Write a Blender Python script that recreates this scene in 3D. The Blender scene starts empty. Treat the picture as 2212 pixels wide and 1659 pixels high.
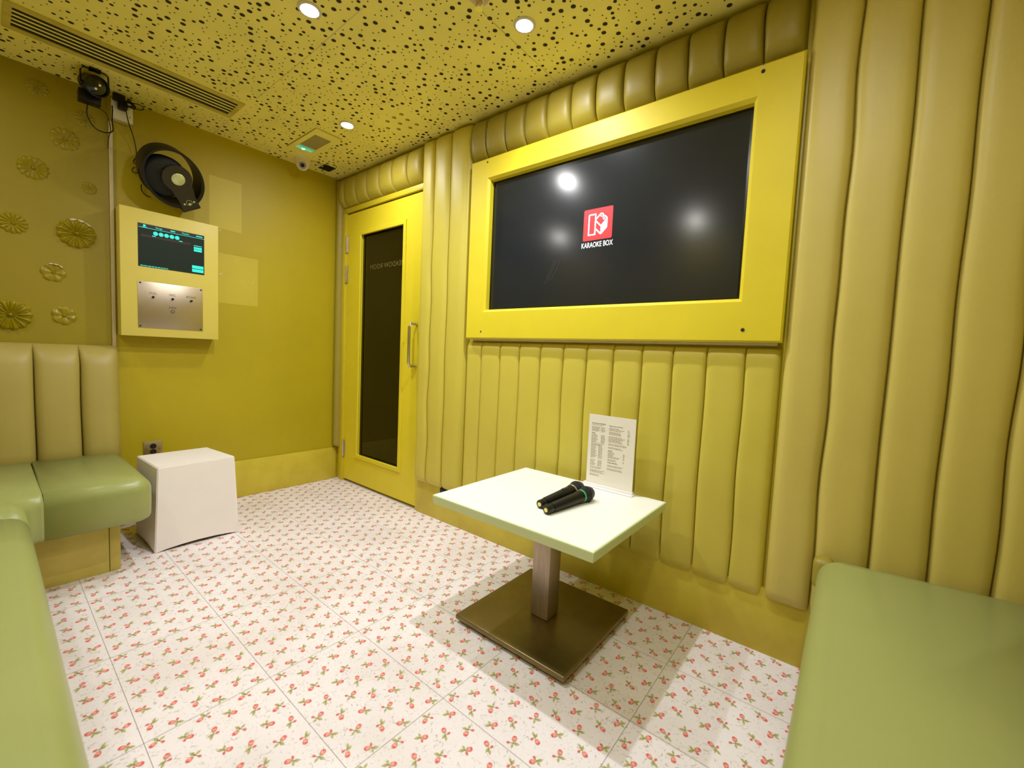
import bpy, bmesh, math, random
from mathutils import Vector, Matrix
random.seed(7)
PI = math.pi
sc = bpy.context.scene
COL = sc.collection

# ------------------------------------------------------------------ helpers
def lin(c):
    return tuple(((v/255)/12.92 if v/255 <= .04045 else ((v/255+.055)/1.055)**2.4) for v in c)

def mat(name, rgb, rough=.5, metal=0., spec=.5, var=.0, scale=8., bump=0., bscale=200., rgb2=None,
        emis=None, estr=0., coat=0., stretch=None, trans=0., ior=1.45):
    m = bpy.data.materials.new(name); m.use_nodes = True
    nt = m.node_tree; b = nt.nodes['Principled BSDF']
    c = lin(rgb) + (1,)
    b.inputs['Base Color'].default_value = c
    b.inputs['Roughness'].default_value = rough
    b.inputs['Metallic'].default_value = metal
    b.inputs['Specular IOR Level'].default_value = spec
    b.inputs['Coat Weight'].default_value = coat
    b.inputs['Transmission Weight'].default_value = trans
    b.inputs['IOR'].default_value = ior
    tc = nt.nodes.new('ShaderNodeTexCoord')
    src = tc.outputs['Object']
    if stretch:
        mp = nt.nodes.new('ShaderNodeMapping'); mp.inputs['Scale'].default_value = stretch
        nt.links.new(src, mp.inputs['Vector']); src = mp.outputs['Vector']
    if var > 0 or rgb2:
        n = nt.nodes.new('ShaderNodeTexNoise'); n.inputs['Scale'].default_value = scale
        n.inputs['Detail'].default_value = 6; n.inputs['Roughness'].default_value = .6
        nt.links.new(src, n.inputs['Vector'])
        r = nt.nodes.new('ShaderNodeValToRGB')
        r.color_ramp.elements[0].position = .3; r.color_ramp.elements[1].position = .7
        c2 = lin(rgb2) + (1,) if rgb2 else tuple(min(1, x*(1+var)) for x in c[:3]) + (1,)
        c1 = c if rgb2 else tuple(x*(1-var) for x in c[:3]) + (1,)
        r.color_ramp.elements[0].color = c1; r.color_ramp.elements[1].color = c2
        nt.links.new(n.outputs['Fac'], r.inputs['Fac'])
        nt.links.new(r.outputs['Color'], b.inputs['Base Color'])
    if bump > 0:
        n2 = nt.nodes.new('ShaderNodeTexNoise'); n2.inputs['Scale'].default_value = bscale
        n2.inputs['Detail'].default_value = 4
        nt.links.new(src, n2.inputs['Vector'])
        bp = nt.nodes.new('ShaderNodeBump'); bp.inputs['Strength'].default_value = bump
        bp.inputs['Distance'].default_value = .002
        nt.links.new(n2.outputs['Fac'], bp.inputs['Height'])
        nt.links.new(bp.outputs['Normal'], b.inputs['Normal'])
    if emis:
        b.inputs['Emission Color'].default_value = lin(emis) + (1,)
        b.inputs['Emission Strength'].default_value = estr
    return m

def base(name, loc, label, cat, group=None, rot=None):
    o = bpy.data.objects.new(name, None); COL.objects.link(o)
    o.empty_display_size = .05
    o.location = loc
    if rot: o.rotation_euler = rot
    o['label'] = label; o['category'] = cat
    if group: o['group'] = group
    return o

def tag(o, label, cat, group=None):
    o['label'] = label; o['category'] = cat
    if group: o['group'] = group
    return o

def obj(name, bm, mats, parent=None, smooth=None, rel=None, label=None):
    """bm in world coordinates when rel is given (shifted by -rel), else local."""
    if rel is not None:
        bmesh.ops.translate(bm, verts=bm.verts, vec=-Vector(rel))
    bmesh.ops.recalc_face_normals(bm, faces=bm.faces) if getattr(bm, '_rn', True) is True and smooth != 'raw' else None
    me = bpy.data.meshes.new(name); bm.to_mesh(me); bm.free()
    for m in (mats if isinstance(mats, (list, tuple)) else [mats]): me.materials.append(m)
    o = bpy.data.objects.new(name, me); COL.objects.link(o)
    if parent: o.parent = parent
    if smooth not in (None, 'raw'):
        for p in me.polygons: p.use_smooth = True
        me.set_sharp_from_angle(angle=math.radians(smooth))
    if label: o['label'] = label
    return o

def place(o, loc):
    o.location = loc; return o

def struct(o):
    o['kind'] = 'structure'; return o

def bx(bm, x0, x1, y0, y1, z0, z1, bev=0., seg=2, mi=0):
    t = bmesh.new()
    bmesh.ops.create_cube(t, size=1)
    bmesh.ops.scale(t, verts=t.verts, vec=(x1-x0, y1-y0, z1-z0))
    bmesh.ops.translate(t, verts=t.verts, vec=((x0+x1)/2, (y0+y1)/2, (z0+z1)/2))
    if bev > 0:
        bmesh.ops.bevel(t, geom=t.edges[:], offset=bev, segments=seg, affect='EDGES', profile=.5)
    merge(bm, t, mi)

def merge(bm, t, mi=0, M=None):
    if M is not None: bmesh.ops.transform(t, matrix=M, verts=t.verts)
    vm = {v: bm.verts.new(v.co) for v in t.verts}
    for f in t.faces:
        try:
            nf = bm.faces.new([vm[v] for v in f.verts]); nf.material_index = mi if mi is not None else f.material_index
        except ValueError: pass
    t.free()

def lathe(prof, seg=32, M=None, bm=None, mi=0, cap=True):
    """profile [(r,z)...] about z"""
    t = bmesh.new(); rings = []
    for r, z in prof:
        if r < 1e-6: rings.append([t.verts.new((0, 0, z))])
        else: rings.append([t.verts.new((r*math.cos(2*PI*i/seg), r*math.sin(2*PI*i/seg), z)) for i in range(seg)])
    for a, b in zip(rings, rings[1:]):
        for i in range(seg):
            j = (i+1) % seg
            if len(a) == 1 and len(b) == 1: continue
            if len(a) == 1: t.faces.new((a[0], b[i], b[j]))
            elif len(b) == 1: t.faces.new((a[i], b[0], a[j]))
            else: t.faces.new((a[i], b[i], b[j], a[j]))
    if cap:
        if len(rings[0]) > 1: t.faces.new(rings[0])
        if len(rings[-1]) > 1: t.faces.new(rings[-1][::-1])
    if bm is None: bm = bmesh.new()
    merge(bm, t, mi, M); return bm

def tube(pts, r, seg=8, bm=None, mi=0, smooth_n=0, closed=False):
    pts = [Vector(p) for p in pts]
    if smooth_n:
        q = []; n = len(pts)
        for i in range(n-1):
            p0, p1, p2, p3 = pts[max(i-1, 0)], pts[i], pts[i+1], pts[min(i+2, n-1)]
            for k in range(smooth_n):
                t = k/smooth_n
                q.append(.5*((2*p1)+(-p0+p2)*t+(2*p0-5*p1+4*p2-p3)*t*t+(-p0+3*p1-3*p2+p3)*t**3))
        q.append(pts[-1]); pts = q
    if bm is None: bm = bmesh.new()
    rings = []; up = Vector((.123, .456, .88)).normalized()
    for i, p in enumerate(pts):
        d = (pts[min(i+1, len(pts)-1)]-pts[max(i-1, 0)]).normalized()
        a = d.cross(up)
        if a.length < .05: a = d.cross(Vector((1, 0, 0)))
        a.normalize(); b = d.cross(a); up = b if False else up
        rings.append([bm.verts.new(p+a*r*math.cos(2*PI*k/seg)+b*r*math.sin(2*PI*k/seg)) for k in range(seg)])
    for A, B in zip(rings, rings[1:]):
        for k in range(seg):
            f = bm.faces.new((A[k], A[(k+1) % seg], B[(k+1) % seg], B[k])); f.material_index = mi
    for R in (rings[0], rings[-1]):
        f = bm.faces.new(R); f.material_index = mi
    return bm

def prism(pts2, h0, h1, M=None, bm=None, mi=0):
    """extrude polygon (x,y) from z=h0 to h1"""
    t = bmesh.new()
    a = [t.verts.new((x, y, h0)) for x, y in pts2]; b = [t.verts.new((x, y, h1)) for x, y in pts2]
    t.faces.new(a[::-1]); t.faces.new(b)
    n = len(a)
    for i in range(n): t.faces.new((a[i], a[(i+1) % n], b[(i+1) % n], b[i]))
    if bm is None: bm = bmesh.new()
    merge(bm, t, mi, M); return bm

def flat(bm, pts3, mi=0):
    f = bm.faces.new([bm.verts.new(p) for p in pts3]); f.material_index = mi; return f

def rect_hole(bm, x0, x1, z0, z1, hx0, hx1, hz0, hz1, y0, y1, bev=0., mi=0):
    """board in the xz plane with a rectangular hole, front at y0, back y1; bev chamfers the inner front edge"""
    def ring(ax0, ax1, az0, az1, y): return [(ax0, y, az0), (ax1, y, az0), (ax1, y, az1), (ax0, y, az1)]
    R = [ring(x0, x1, z0, z1, y1), ring(x0, x1, z0, z1, y0+bev*.5), ring(x0+bev*.5, x1-bev*.5, z0+bev*.5, z1-bev*.5, y0),
         ring(hx0-bev, hx1+bev, hz0-bev, hz1+bev, y0), ring(hx0, hx1, hz0, hz1, y0+bev), ring(hx0, hx1, hz0, hz1, y1)]
    V = [[bm.verts.new(p) for p in r] for r in R]
    for a, b in zip(V, V[1:]):
        for i in range(4):
            f = bm.faces.new((a[i], a[(i+1) % 4], b[(i+1) % 4], b[i])); f.material_index = mi
    for i in range(4): bm.faces.new((V[-1][i], V[-1][(i+1) % 4], V[0][(i+1) % 4], V[0][i])).material_index = mi

def text_bm(s, size, M, bm=None, mi=0, align='CENTER', extrude=.0, sx=1., offset=0.):
    cu = bpy.data.curves.new('lettering', 'FONT'); cu.body = s; cu.size = size
    cu.align_x = align; cu.align_y = 'CENTER'; cu.extrude = extrude; cu.resolution_u = 3; cu.offset = offset
    o = bpy.data.objects.new('lettering', cu); COL.objects.link(o)
    bpy.context.view_layer.update()
    me = bpy.data.meshes.new_from_object(o.evaluated_get(bpy.context.evaluated_depsgraph_get()))
    t = bmesh.new(); t.from_mesh(me)
    bmesh.ops.scale(t, verts=t.verts, vec=(sx, 1, 1))
    bpy.data.objects.remove(o); bpy.data.curves.remove(cu); bpy.data.meshes.remove(me)
    if bm is None: bm = bmesh.new()
    merge(bm, t, mi, M); return bm

def MY(x, y, z):   # local xy -> wall facing -y (x right, y up)
    return Matrix(((1, 0, 0, x), (0, 0, -1, y), (0, 1, 0, z), (0, 0, 0, 1)))
def MX(x, y, z):   # local xy -> wall facing +x (x->+y, y->z)
    return Matrix(((0, 0, 1, x), (1, 0, 0, y), (0, 1, 0, z), (0, 0, 0, 1)))
def MDOWN(x, y, z):  # local z -> -z
    return Matrix(((1, 0, 0, x), (0, -1, 0, y), (0, 0, -1, z), (0, 0, 0, 1)))
def axisM(o, d, upv=(0, 0, 1)):
    d = Vector(d).normalized(); x = Vector(upv).cross(d)
    if x.length < 1e-3: x = Vector((1, 0, 0)).cross(d)
    x.normalize(); y = d.cross(x)
    return Matrix(((x.x, y.x, d.x, o[0]), (x.y, y.y, d.y, o[1]), (x.z, y.z, d.z, o[2]), (0, 0, 0, 1)))

def dup(root, loc, label, rot=None):
    r = root.copy(); COL.objects.link(r); r.location = loc
    if rot: r.rotation_euler = rot
    r['label'] = label
    for ch in list(root.children):
        c = ch.copy(); COL.objects.link(c); c.parent = r
        for g in list(ch.children):
            d = g.copy(); COL.objects.link(d); d.parent = c
    return r

# ------------------------------------------------------------------ materials
M = {}
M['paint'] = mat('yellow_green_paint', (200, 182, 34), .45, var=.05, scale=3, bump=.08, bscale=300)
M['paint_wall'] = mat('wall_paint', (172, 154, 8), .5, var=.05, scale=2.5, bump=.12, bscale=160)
M['paint_patch'] = mat('faded_wall_paint', (190, 173, 46), .5, var=.04, scale=6)
M['paint_frame'] = mat('glossy_yellow_paint', (214, 195, 36), .5, spec=.35, var=.04, scale=4, bump=.06, bscale=260)
M['paint_scuff'] = mat('scuffed_yellow_paint', (188, 168, 44), .5, rgb2=(206, 188, 56), scale=7, bump=.1, bscale=90)
M['console'] = mat('console_paint', (212, 196, 88), .45, var=.02, scale=5)
M['leather'] = mat('mustard_leatherette', (194, 179, 64), .46, var=.04, scale=4, bump=.12, bscale=420)
M['leather_khaki'] = mat('khaki_leatherette', (193, 176, 84), .46, var=.04, scale=4, bump=.12, bscale=420)
M['leather_dim2'] = mat('half_shaded_leatherette', (168, 152, 50), .48, var=.05, scale=5, bump=.12, bscale=420)  # less dimmed copy for the door header, shade put into the colour
M['leather_dim'] = mat('shaded_leatherette', (146, 131, 42), .46, var=.05, scale=5, bump=.12, bscale=420)  # darker copy of the mustard leatherette, shade from grazing light put into the colour
M['leather_grey'] = mat('grey_olive_leatherette', (162, 146, 72), .46, var=.04, scale=4, bump=.12, bscale=420)
M['seat'] = mat('sage_green_leatherette', (146, 152, 86), .34, var=.03, scale=3, bump=.1, bscale=380)
M['ceil'] = mat('ceiling_paint', (236, 225, 122), .55, var=.06, scale=5)
M['hole'] = mat('hole_shadow', (44, 32, 4), .9)
M['holelit'] = mat('filled_hole', (150, 132, 50), .4)
M['joint'] = mat('panel_joint', (120, 105, 35), .8)
M['scratch'] = mat('pale_scratch', (210, 195, 150), .8)
M['black'] = mat('black_plastic', (8, 7, 6), .4, spec=.35, var=.1, scale=30)
M['blackmat'] = mat('matte_black', (8, 8, 7), .7)
M['dkbrown'] = mat('dark_brown_plastic', (44, 38, 20), .45, spec=.35, var=.05, scale=20)
M['white'] = mat('white_plastic', (232, 226, 222), .35, var=.02, scale=8)
M['cube'] = mat('white_laminate', (236, 229, 225), .38, var=.02, scale=6)
M['plasterw'] = mat('dusty_white', (200, 186, 150), .6, var=.06, scale=30)
M['kick'] = mat('pale_scuffed_paint', (176, 158, 60), .5, rgb2=(204, 188, 92), scale=6, bump=.1, bscale=90)
M['steel'] = mat('brushed_steel', (190, 176, 158), .34, metal=1, var=.08, scale=30, stretch=(1, 60, 1))
M['steel_leg'] = mat('brushed_steel_column', (176, 160, 142), .4, metal=.85, var=.12, scale=12, stretch=(8, 8, 1))
M['bronze'] = mat('dull_bronze_plate', (128, 112, 74), .36, metal=.9, var=.1, scale=14)
M['bronze_edge'] = mat('polished_plate_edge', (190, 172, 140), .25, metal=1)
M['chrome'] = mat('satin_chrome', (205, 198, 188), .25, metal=1)
M['top'] = mat('pale_green_laminate', (236, 238, 226), .3, var=.01, scale=6)
M['top_edge'] = mat('pale_green_edge', (206, 222, 164), .35)
M['grille'] = mat('black_mesh', (22, 20, 26), .35, metal=.5, bump=1., bscale=900)
M['green_ring'] = mat('green_ring', (40, 170, 96), .3)
M['yellow_dot'] = mat('pale_yellow_plug', (240, 225, 120), .4)
M['orange_dot'] = mat('orange_dot', (220, 170, 60), .4)
M['screen'] = mat('dark_screen_glass', (25, 29, 33), .16, spec=.55)
M['bezel'] = mat('screen_bezel', (9, 9, 10), .35)
M['logo_red'] = mat('logo_red', (200, 30, 34), .4, emis=(240, 48, 52), estr=.75)
M['logo_white'] = mat('logo_white', (235, 235, 240), .4, emis=(245, 247, 255), estr=.85)
M['smudge'] = mat('screen_smudge', (13, 13, 12), .5)
M['ui_bg'] = mat('touch_screen', (12, 15, 12), .45, spec=.2, emis=(28, 42, 32), estr=.5)
M['ui_top'] = mat('touch_screen_bar', (4, 5, 5), .3)
M['ui_red'] = mat('touch_screen_row', (30, 12, 10), .3, emis=(50, 20, 18), estr=.3)
M['ui_cyan'] = mat('touch_screen_cyan', (20, 160, 150), .4, emis=(40, 225, 205), estr=.9)
M['glass'] = mat('dark_door_glass', (16, 12, 2), .03, spec=.4)
M['ink'] = mat('printed_ink', (150, 134, 112), .7)
M['inkd'] = mat('bold_ink', (112, 94, 76), .7)
M['paper'] = mat('menu_paper', (232, 226, 212), .25, var=.01, scale=5)
M['acrylic'] = mat('white_acrylic', (240, 236, 234), .2)
M['etch'] = mat('etched_letters', (92, 84, 40), .5)
M['letter'] = mat('engraved_black', (40, 34, 26), .6)
M['rose'] = mat('print_rose', (226, 108, 100), .4)
M['rosed'] = mat('print_rose_dark', (206, 74, 72), .4)
M['pink'] = mat('print_pink', (246, 160, 146), .4)
M['leaf'] = mat('print_leaf', (176, 170, 104), .4)
M['leafd'] = mat('print_leaf_dark', (134, 120, 62), .4)
M['grout'] = mat('tile_joint', (128, 114, 104), .7)
M['rosette'] = mat('gloss_painted_resin', (138, 122, 6), .3, var=.04, scale=9)  # darkened along with the wall behind, dim corner light put into the colour
M['diff'] = mat('frosted_diffuser', (150, 138, 96), .3, var=.12, scale=60)
M['silverdisc'] = mat('silver_green_disc', (196, 206, 146), .3, metal=.3, var=.06, scale=30)
M['lens'] = mat('lamp_glass', (22, 19, 15), .12, spec=.5)
M['trimring'] = mat('white_trim_ring', (205, 200, 190), .4)
M['lamp'] = mat('lamp_glow', (255, 255, 255), .5, emis=(255, 250, 244), estr=620.)
M['led'] = mat('green_led', (60, 230, 170), .5, emis=(90, 255, 190), estr=6.)
M['ledsoft'] = mat('green_glow', (50, 150, 100), .5, emis=(40, 215, 140), estr=.45)

# floor: printed vinyl, the flecks are procedural
mf = bpy.data.materials.new('flecked_white_vinyl'); mf.use_nodes = True
nt = mf.node_tree; b = nt.nodes['Principled BSDF']; b.inputs['Roughness'].default_value = .33
tc = nt.nodes.new('ShaderNodeTexCoord')
n1 = nt.nodes.new('ShaderNodeTexNoise'); n1.inputs['Scale'].default_value = 55; n1.inputs['Detail'].default_value = 8; n1.inputs['Distortion'].default_value = 2.5
n2 = nt.nodes.new('ShaderNodeTexNoise'); n2.inputs['Scale'].default_value = 3; n2.inputs['Detail'].default_value = 5
r1 = nt.nodes.new('ShaderNodeValToRGB')
r1.color_ramp.elements[0].position = .30; r1.color_ramp.elements[0].color = lin((186, 176, 166)) + (1,)
r1.color_ramp.elements[1].position = .42; r1.color_ramp.elements[1].color = lin((238, 230, 232)) + (1,)
r2 = nt.nodes.new('ShaderNodeValToRGB')
r2.color_ramp.elements[0].position = .3; r2.color_ramp.elements[0].color = (.88, .86, .83, 1)
r2.color_ramp.elements[1].position = .6; r2.color_ramp.elements[1].color = (1, 1, 1, 1)
mx = nt.nodes.new('ShaderNodeMix'); mx.data_type = 'RGBA'; mx.blend_type = 'MULTIPLY'; mx.inputs['Factor'].default_value = 1
nt.links.new(tc.outputs['Object'], n1.inputs['Vector']); nt.links.new(tc.outputs['Object'], n2.inputs['Vector'])
nt.links.new(n1.outputs['Fac'], r1.inputs['Fac']); nt.links.new(n2.outputs['Fac'], r2.inputs['Fac'])
nt.links.new(r1.outputs['Color'], mx.inputs['A']); nt.links.new(r2.outputs['Color'], mx.inputs['B'])
nt.links.new(mx.outputs['Result'], b.inputs['Base Color'])
M['floor'] = mf

# ------------------------------------------------------------------ room shell
XR, YL, HC = 3.78, -2.42, 2.267      # inner faces: right end wall, left wall, ceiling
bm = bmesh.new()
bx(bm, -.12, XR+.12, YL-.12, .17, -.1, 0, mi=0)
# tile joints
TX, TY, GX, GY = .4503, .2976, 1.793, -1.153
def quad(x0, x1, y0, y1, z, mi): flat(bm, [(x0, y0, z), (x1, y0, z), (x1, y1, z), (x0, y1, z)], mi)
i0, i1 = math.ceil((0-GX)/TX), math.floor((XR-GX)/TX)
for i in range(i0, i1+1): quad(GX+i*TX-.0007, GX+i*TX+.0007, YL, .05, .0003, 5)
j0, j1 = math.ceil((YL-GY)/TY), math.floor((.05-GY)/TY)
for j in range(j0, j1+1): quad(0, XR, GY+j*TY-.0006, GY+j*TY+.0006, .0003, 5)
# rose sprigs printed on the vinyl
def blob(cx, cy, a, bb, ang, z, mi, n=9, jag=0.):
    ca, sa = math.cos(ang), math.sin(ang); P = []
    for k in range(n):
        t = 2*PI*k/n; rr = 1 + random.uniform(-jag, jag)
        u, v = a*rr*math.cos(t), bb*rr*math.sin(t)
        P.append((cx+u*ca-v*sa, cy+u*sa+v*ca, z))
    flat(bm, P, mi)
def leaf(cx, cy, a, bb, ang, z, mi):
    ca, sa = math.cos(ang), math.sin(ang)
    flat(bm, [(cx+u*a*ca-v*bb*sa, cy+u*a*sa+v*bb*ca, z) for u, v in ((-1, 0), (-.4, -.8), (.3, -1), (.6, -.35), (1.15, 0), (.5, .5), (.2, .9), (-.5, .7))], mi)
def stroke(p, q, w, z, mi):
    d = (Vector(q)-Vector(p)); n_ = Vector((-d.y, d.x)).normalized()*w
    flat(bm, [(p[0]-n_.x, p[1]-n_.y, z), (q[0]-n_.x*.6, q[1]-n_.y*.6, z), (q[0]+n_.x*.6, q[1]+n_.y*.6, z), (p[0]+n_.x, p[1]+n_.y, z)], mi)
KIND = {'A': dict(R=(.003, -.012), b=(.009, .008), L=(-.010, -.002), M=(-.005, .009)),
        'B': dict(R=(.005, .010), b=(.007, -.003), L=(-.008, -.006), M=(-.010, .003)),
        'C': dict(R=(-.012, .004), b=(.005, .006), L=(.003, -.008), M=(.011, -.009))}
def sprig(cx, cy, kind, flip):
    s = -1 if flip else 1
    K = {k: (cx+s*v[0], cy+s*v[1]) for k, v in KIND[kind].items()}
    R, bd, L, Mm = K['R'], K['b'], K['L'], K['M']
    mid = ((L[0]+Mm[0])*.3+R[0]*.2+bd[0]*.2, (L[1]+Mm[1])*.3+R[1]*.2+bd[1]*.2)
    aR = math.atan2(R[1]-mid[1], R[0]-mid[0]); ab = math.atan2(bd[1]-mid[1], bd[0]-mid[0])
    aL = math.atan2(L[1]-mid[1], L[0]-mid[0]); aM = math.atan2(Mm[1]-mid[1], Mm[0]-mid[0])
    z = .0005
    stroke(mid, R, .0010, z, 4); stroke(mid, bd, .0009, z, 4); stroke(mid, L, .0010, z, 4); stroke(mid, Mm, .0010, z, 4)
    leaf(L[0], L[1], .0085, .0046, aL, z+.0001, 3); leaf(Mm[0], Mm[1], .0078, .0036, aM, z+.0001, 3)
    stroke(mid, L, .0012, z+.0002, 4)
    blob(R[0]-.006*math.cos(aR), R[1]-.006*math.sin(aR), .0042, .0062, aR, z+.00015, 3, 6)
    blob(R[0], R[1], .0080, .0068, aR, z+.0003, 1, 10, .06)
    blob(R[0]-.001*math.cos(aR), R[1]-.001*math.sin(aR), .0054, .0042, aR+.5, z+.0004, 6, 8, .1)
    blob(R[0]+.004*math.cos(aR+.4), R[1]+.004*math.sin(aR+.4), .0030, .0018, aR+1.4, z+.0005, 2, 7)
    blob(R[0]+.001*math.cos(aR), R[1]+.001*math.sin(aR), .0022, .0010, aR+.9, z+.0005, 1, 6)
    blob(bd[0], bd[1], .0050, .0035, ab, z+.0003, 1, 8, .05)
    blob(bd[0]+.001*math.cos(ab), bd[1]+.001*math.sin(ab), .0018, .0014, ab, z+.0004, 2, 6)
ROWS = 'ABCABCACBACB'
for i in range(i0-1, i1+1):
    for k in range(12):
        cx = GX+i*TX+.0185+.0375*k
        if not (.0 < cx < XR): continue
        yy = GY + (.0245 if k % 2 == 0 else .0715) - 20*TY/3
        while yy < .05:
            if yy > YL: sprig(cx, yy, ROWS[k], k >= 6)
            yy += TY/3
struct(obj('floor', bm, [M['floor'], M['rose'], M['rosed'], M['leaf'], M['leafd'], M['grout'], M['pink']], smooth='raw'))

# ceiling with perforations
bm = bmesh.new()
bx(bm, -.12, XR+.12, YL-.12, .17, HC, HC+.1)
AVOID = [(.41, -1.19, .13, .43), (.41, -.37, .21, .08), (.13, -.135, .055, .05), (.125, -.3, .07, .07), (1.06, -.2, .12, .09)]
LIGHTS = [(1.43, -.886), (2.039, -.363), (.788, -.364), (.62, -2.06), (1.93, -2.2), (2.95, -.85), (3.25, -2.0)]
pts = []
grid = {}
def ok(x, y, r):
    for ax, ay, hx, hy in AVOID:
        if abs(x-ax) < hx+r and abs(y-ay) < hy+r: return False
    for lx, ly in LIGHTS:
        if math.hypot(x-lx, y-ly) < .042: return False
    gx, gy = int(x/.06), int(y/.06)
    for a in (gx-1, gx, gx+1):
        for c in (gy-1, gy, gy+1):
            for px, py, pr in grid.get((a, c), ()):
                if math.hypot(px-x, py-y) < (pr+r)*.8+.0125: return False
    return True
def disc(x, y, r, n, z, mi):
    flat(bm, [(x+r*math.cos(2*PI*k/n), y+r*math.sin(2*PI*k/n), z) for k in range(n)], mi)
area = XR*(.05-YL)
for r, dens, n in ((.0095, 120, 14), (.0068, 185, 12), (.0031, 440, 8)):
    cnt = 0; tries = 0
    while cnt < dens*area and tries < dens*area*30:
        tries += 1
        x, y = random.uniform(.01, XR), random.uniform(YL, .0)
        if ok(x, y, r):
            grid.setdefault((int(x/.06), int(y/.06)), []).append((x, y, r)); disc(x, y, r, n, HC-.0004, 1); cnt += 1
for x, y in ((1.132, -.253), (1.072, -.256), (1.01, -.254), (1.049, -.2), (1.115, -.2), (.95, -.209), (.993, -.168), (1.061, -.14), (1.119, -.141)):
    disc(x, y, .0115, 14, HC-.0004, 1); disc(x-.002, y-.001, .0095, 14, HC-.0006, 2)
def cl(p, q, w, mi):
    d = (Vector(q)-Vector(p)).normalized(); n_ = Vector((-d.y, d.x))*w
    flat(bm, [(p[0]-n_.x, p[1]-n_.y, HC-.0007), (q[0]-n_.x, q[1]-n_.y, HC-.0007), (q[0]+n_.x, q[1]+n_.y, HC-.0007), (p[0]+n_.x, p[1]+n_.y, HC-.0007)], mi)
cl((1.925, -2.3), (1.955, .02), .0006, 3)
cl((.62, -.77), (1.27, -.767), .0005, 3)
cl((1.27, -.767), (1.60, -.772), .0016, 4)
cl((.0, -.778), (.30, -.778), .0006, 3)
struct(obj('ceiling', bm, [M['ceil'], M['hole'], M['holelit'], M['joint'], M['scratch']], smooth='raw'))

# back wall (x = 0) with faded squares where posters hung
bm = bmesh.new()
bx(bm, -.12, 0, YL-.12, .17, 0, HC)
for y0, y1, z0, z1 in ((-.80, -.624, 1.715, 2.02), (-.752, -.528, 1.262, 1.568)):
    flat(bm, [(.0005, y0, z0), (.0005, y1, z0), (.0005, y1, z1), (.0005, y0, z1)], 1)
for y, z, w, h in ((-.745, 1.705, .014, .004), (-.74, 1.44, .006, .009), (-.555, 1.415, .007, .006)):
    flat(bm, [(.0009, y-w, z), (.0009, y, z-h), (.0009, y+w, z+h*.3), (.0009, y+w*.3, z+h)], 2)
flat(bm, [(.0004, YL, 0), (.0004, -1.243, 0), (.0004, -1.243, HC), (.0004, YL, HC)], 3)  # flower wall side painted darker, its fall-off in light put into the colour
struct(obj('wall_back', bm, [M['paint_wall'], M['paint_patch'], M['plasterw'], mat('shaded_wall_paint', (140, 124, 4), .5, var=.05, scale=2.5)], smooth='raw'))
# television wall (y = .05) with a doorway
bm = bmesh.new()
bx(bm, 0, .092, .05, .16, 0, HC); bx(bm, .988, XR, .05, .16, 0, HC); bx(bm, .092, .988, .05, .16, 2.012, HC)
struct(obj('wall_right', bm, M['paint']))
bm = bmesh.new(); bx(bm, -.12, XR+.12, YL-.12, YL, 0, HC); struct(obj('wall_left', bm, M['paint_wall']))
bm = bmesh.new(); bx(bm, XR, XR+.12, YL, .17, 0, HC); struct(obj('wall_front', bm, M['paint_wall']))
bm = bmesh.new(); bx(bm, .0, 1.08, .45, .5, 0, 2.1); bx(bm, .0, .03, .165, .45, 0, 2.1); bx(bm, 1.05, 1.08, .165, .45, 0, 2.1); bx(bm, .03, 1.05, .165, .45, 2.05, 2.1); bx(bm, .03, 1.05, .18, .45, -.05, -.002)
struct(obj('wall_corridor', bm, M['blackmat']))
# baseboards
bm = bmesh.new(); bx(bm, 0, .012, -1.19, .03, 0, .244, .003); struct(obj('baseboard_back', bm, M['paint_scuff'], smooth=30))
bm = bmesh.new(); bx(bm, 1.005, 3.15, .03, .05, 0, .235, .002); struct(obj('baseboard_right', bm, M['paint_scuff'], smooth=30))

# ------------------------------------------------------------------ door
d = bpy.data.objects.new('door_1', None); COL.objects.link(d); d.location = (.535, .06, 0); struct(d)
D0 = d.location
def dob(name, bm, m, smooth=30): return obj(name, bm, m, d, smooth, rel=D0)
bm = bmesh.new(); rect_hole(bm, .108, .976, .02, 1.996, .29, .79, .228, 1.832, .042, .084, .0012)
leafo = dob('door_leaf', bm, M['paint_frame'])
bm = bmesh.new()
rect_hole(bm, .268, .812, .206, 1.854, .297, .783, .236, 1.823, .034, .0415, .004)
dob('glazing_bead', bm, M['paint_frame'])
bm = bmesh.new(); bx(bm, .291, .789, .060, .068, .229, 1.831); dob('door_glass', bm, M['glass'])
bm = bmesh.new(); text_bm('MEADOW ROOM', .048, Matrix(((-1, 0, 0, .58), (0, 0, -1, .0592), (0, 1, 0, 1.59), (0, 0, 0, 1))), bm, sx=1.05)
o = obj('glass_lettering', bm, M['etch'], d, 'raw', rel=D0)
bm = tube([(.945, .042, 1.185), (.945, -.005, 1.185), (.945, -.018, 1.165), (.945, -.018, .94), (.945, -.005, .92), (.945, .042, .92)], .0095, 12)
dob('handle', bm, M['chrome'], 60)
for z0, z1 in ((1.72, 1.84), (1.50, 1.62), (.19, .315)):
    bm = lathe([(.0065, z0), (.0065, z1)], 12, Matrix.Translation((.108, .033, 0)))
    bx(bm, .108, .124, .0375, .0412, z0, z1)
    dob('hinge', bm, M['chrome'])
bm = bmesh.new(); bx(bm, .055, .100, .03, .05, 0, 2.012, .002); bx(bm, .1, .106, .035, .09, 0, 2.005); bx(bm, .055, 1.0, .03, .05, 2.006, 2.04, .002)
bx(bm, .982, 1.012, .034, .05, 0, 2.006, .002)
struct(obj('trim_1', bm, M['paint'], smooth=30))

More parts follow.
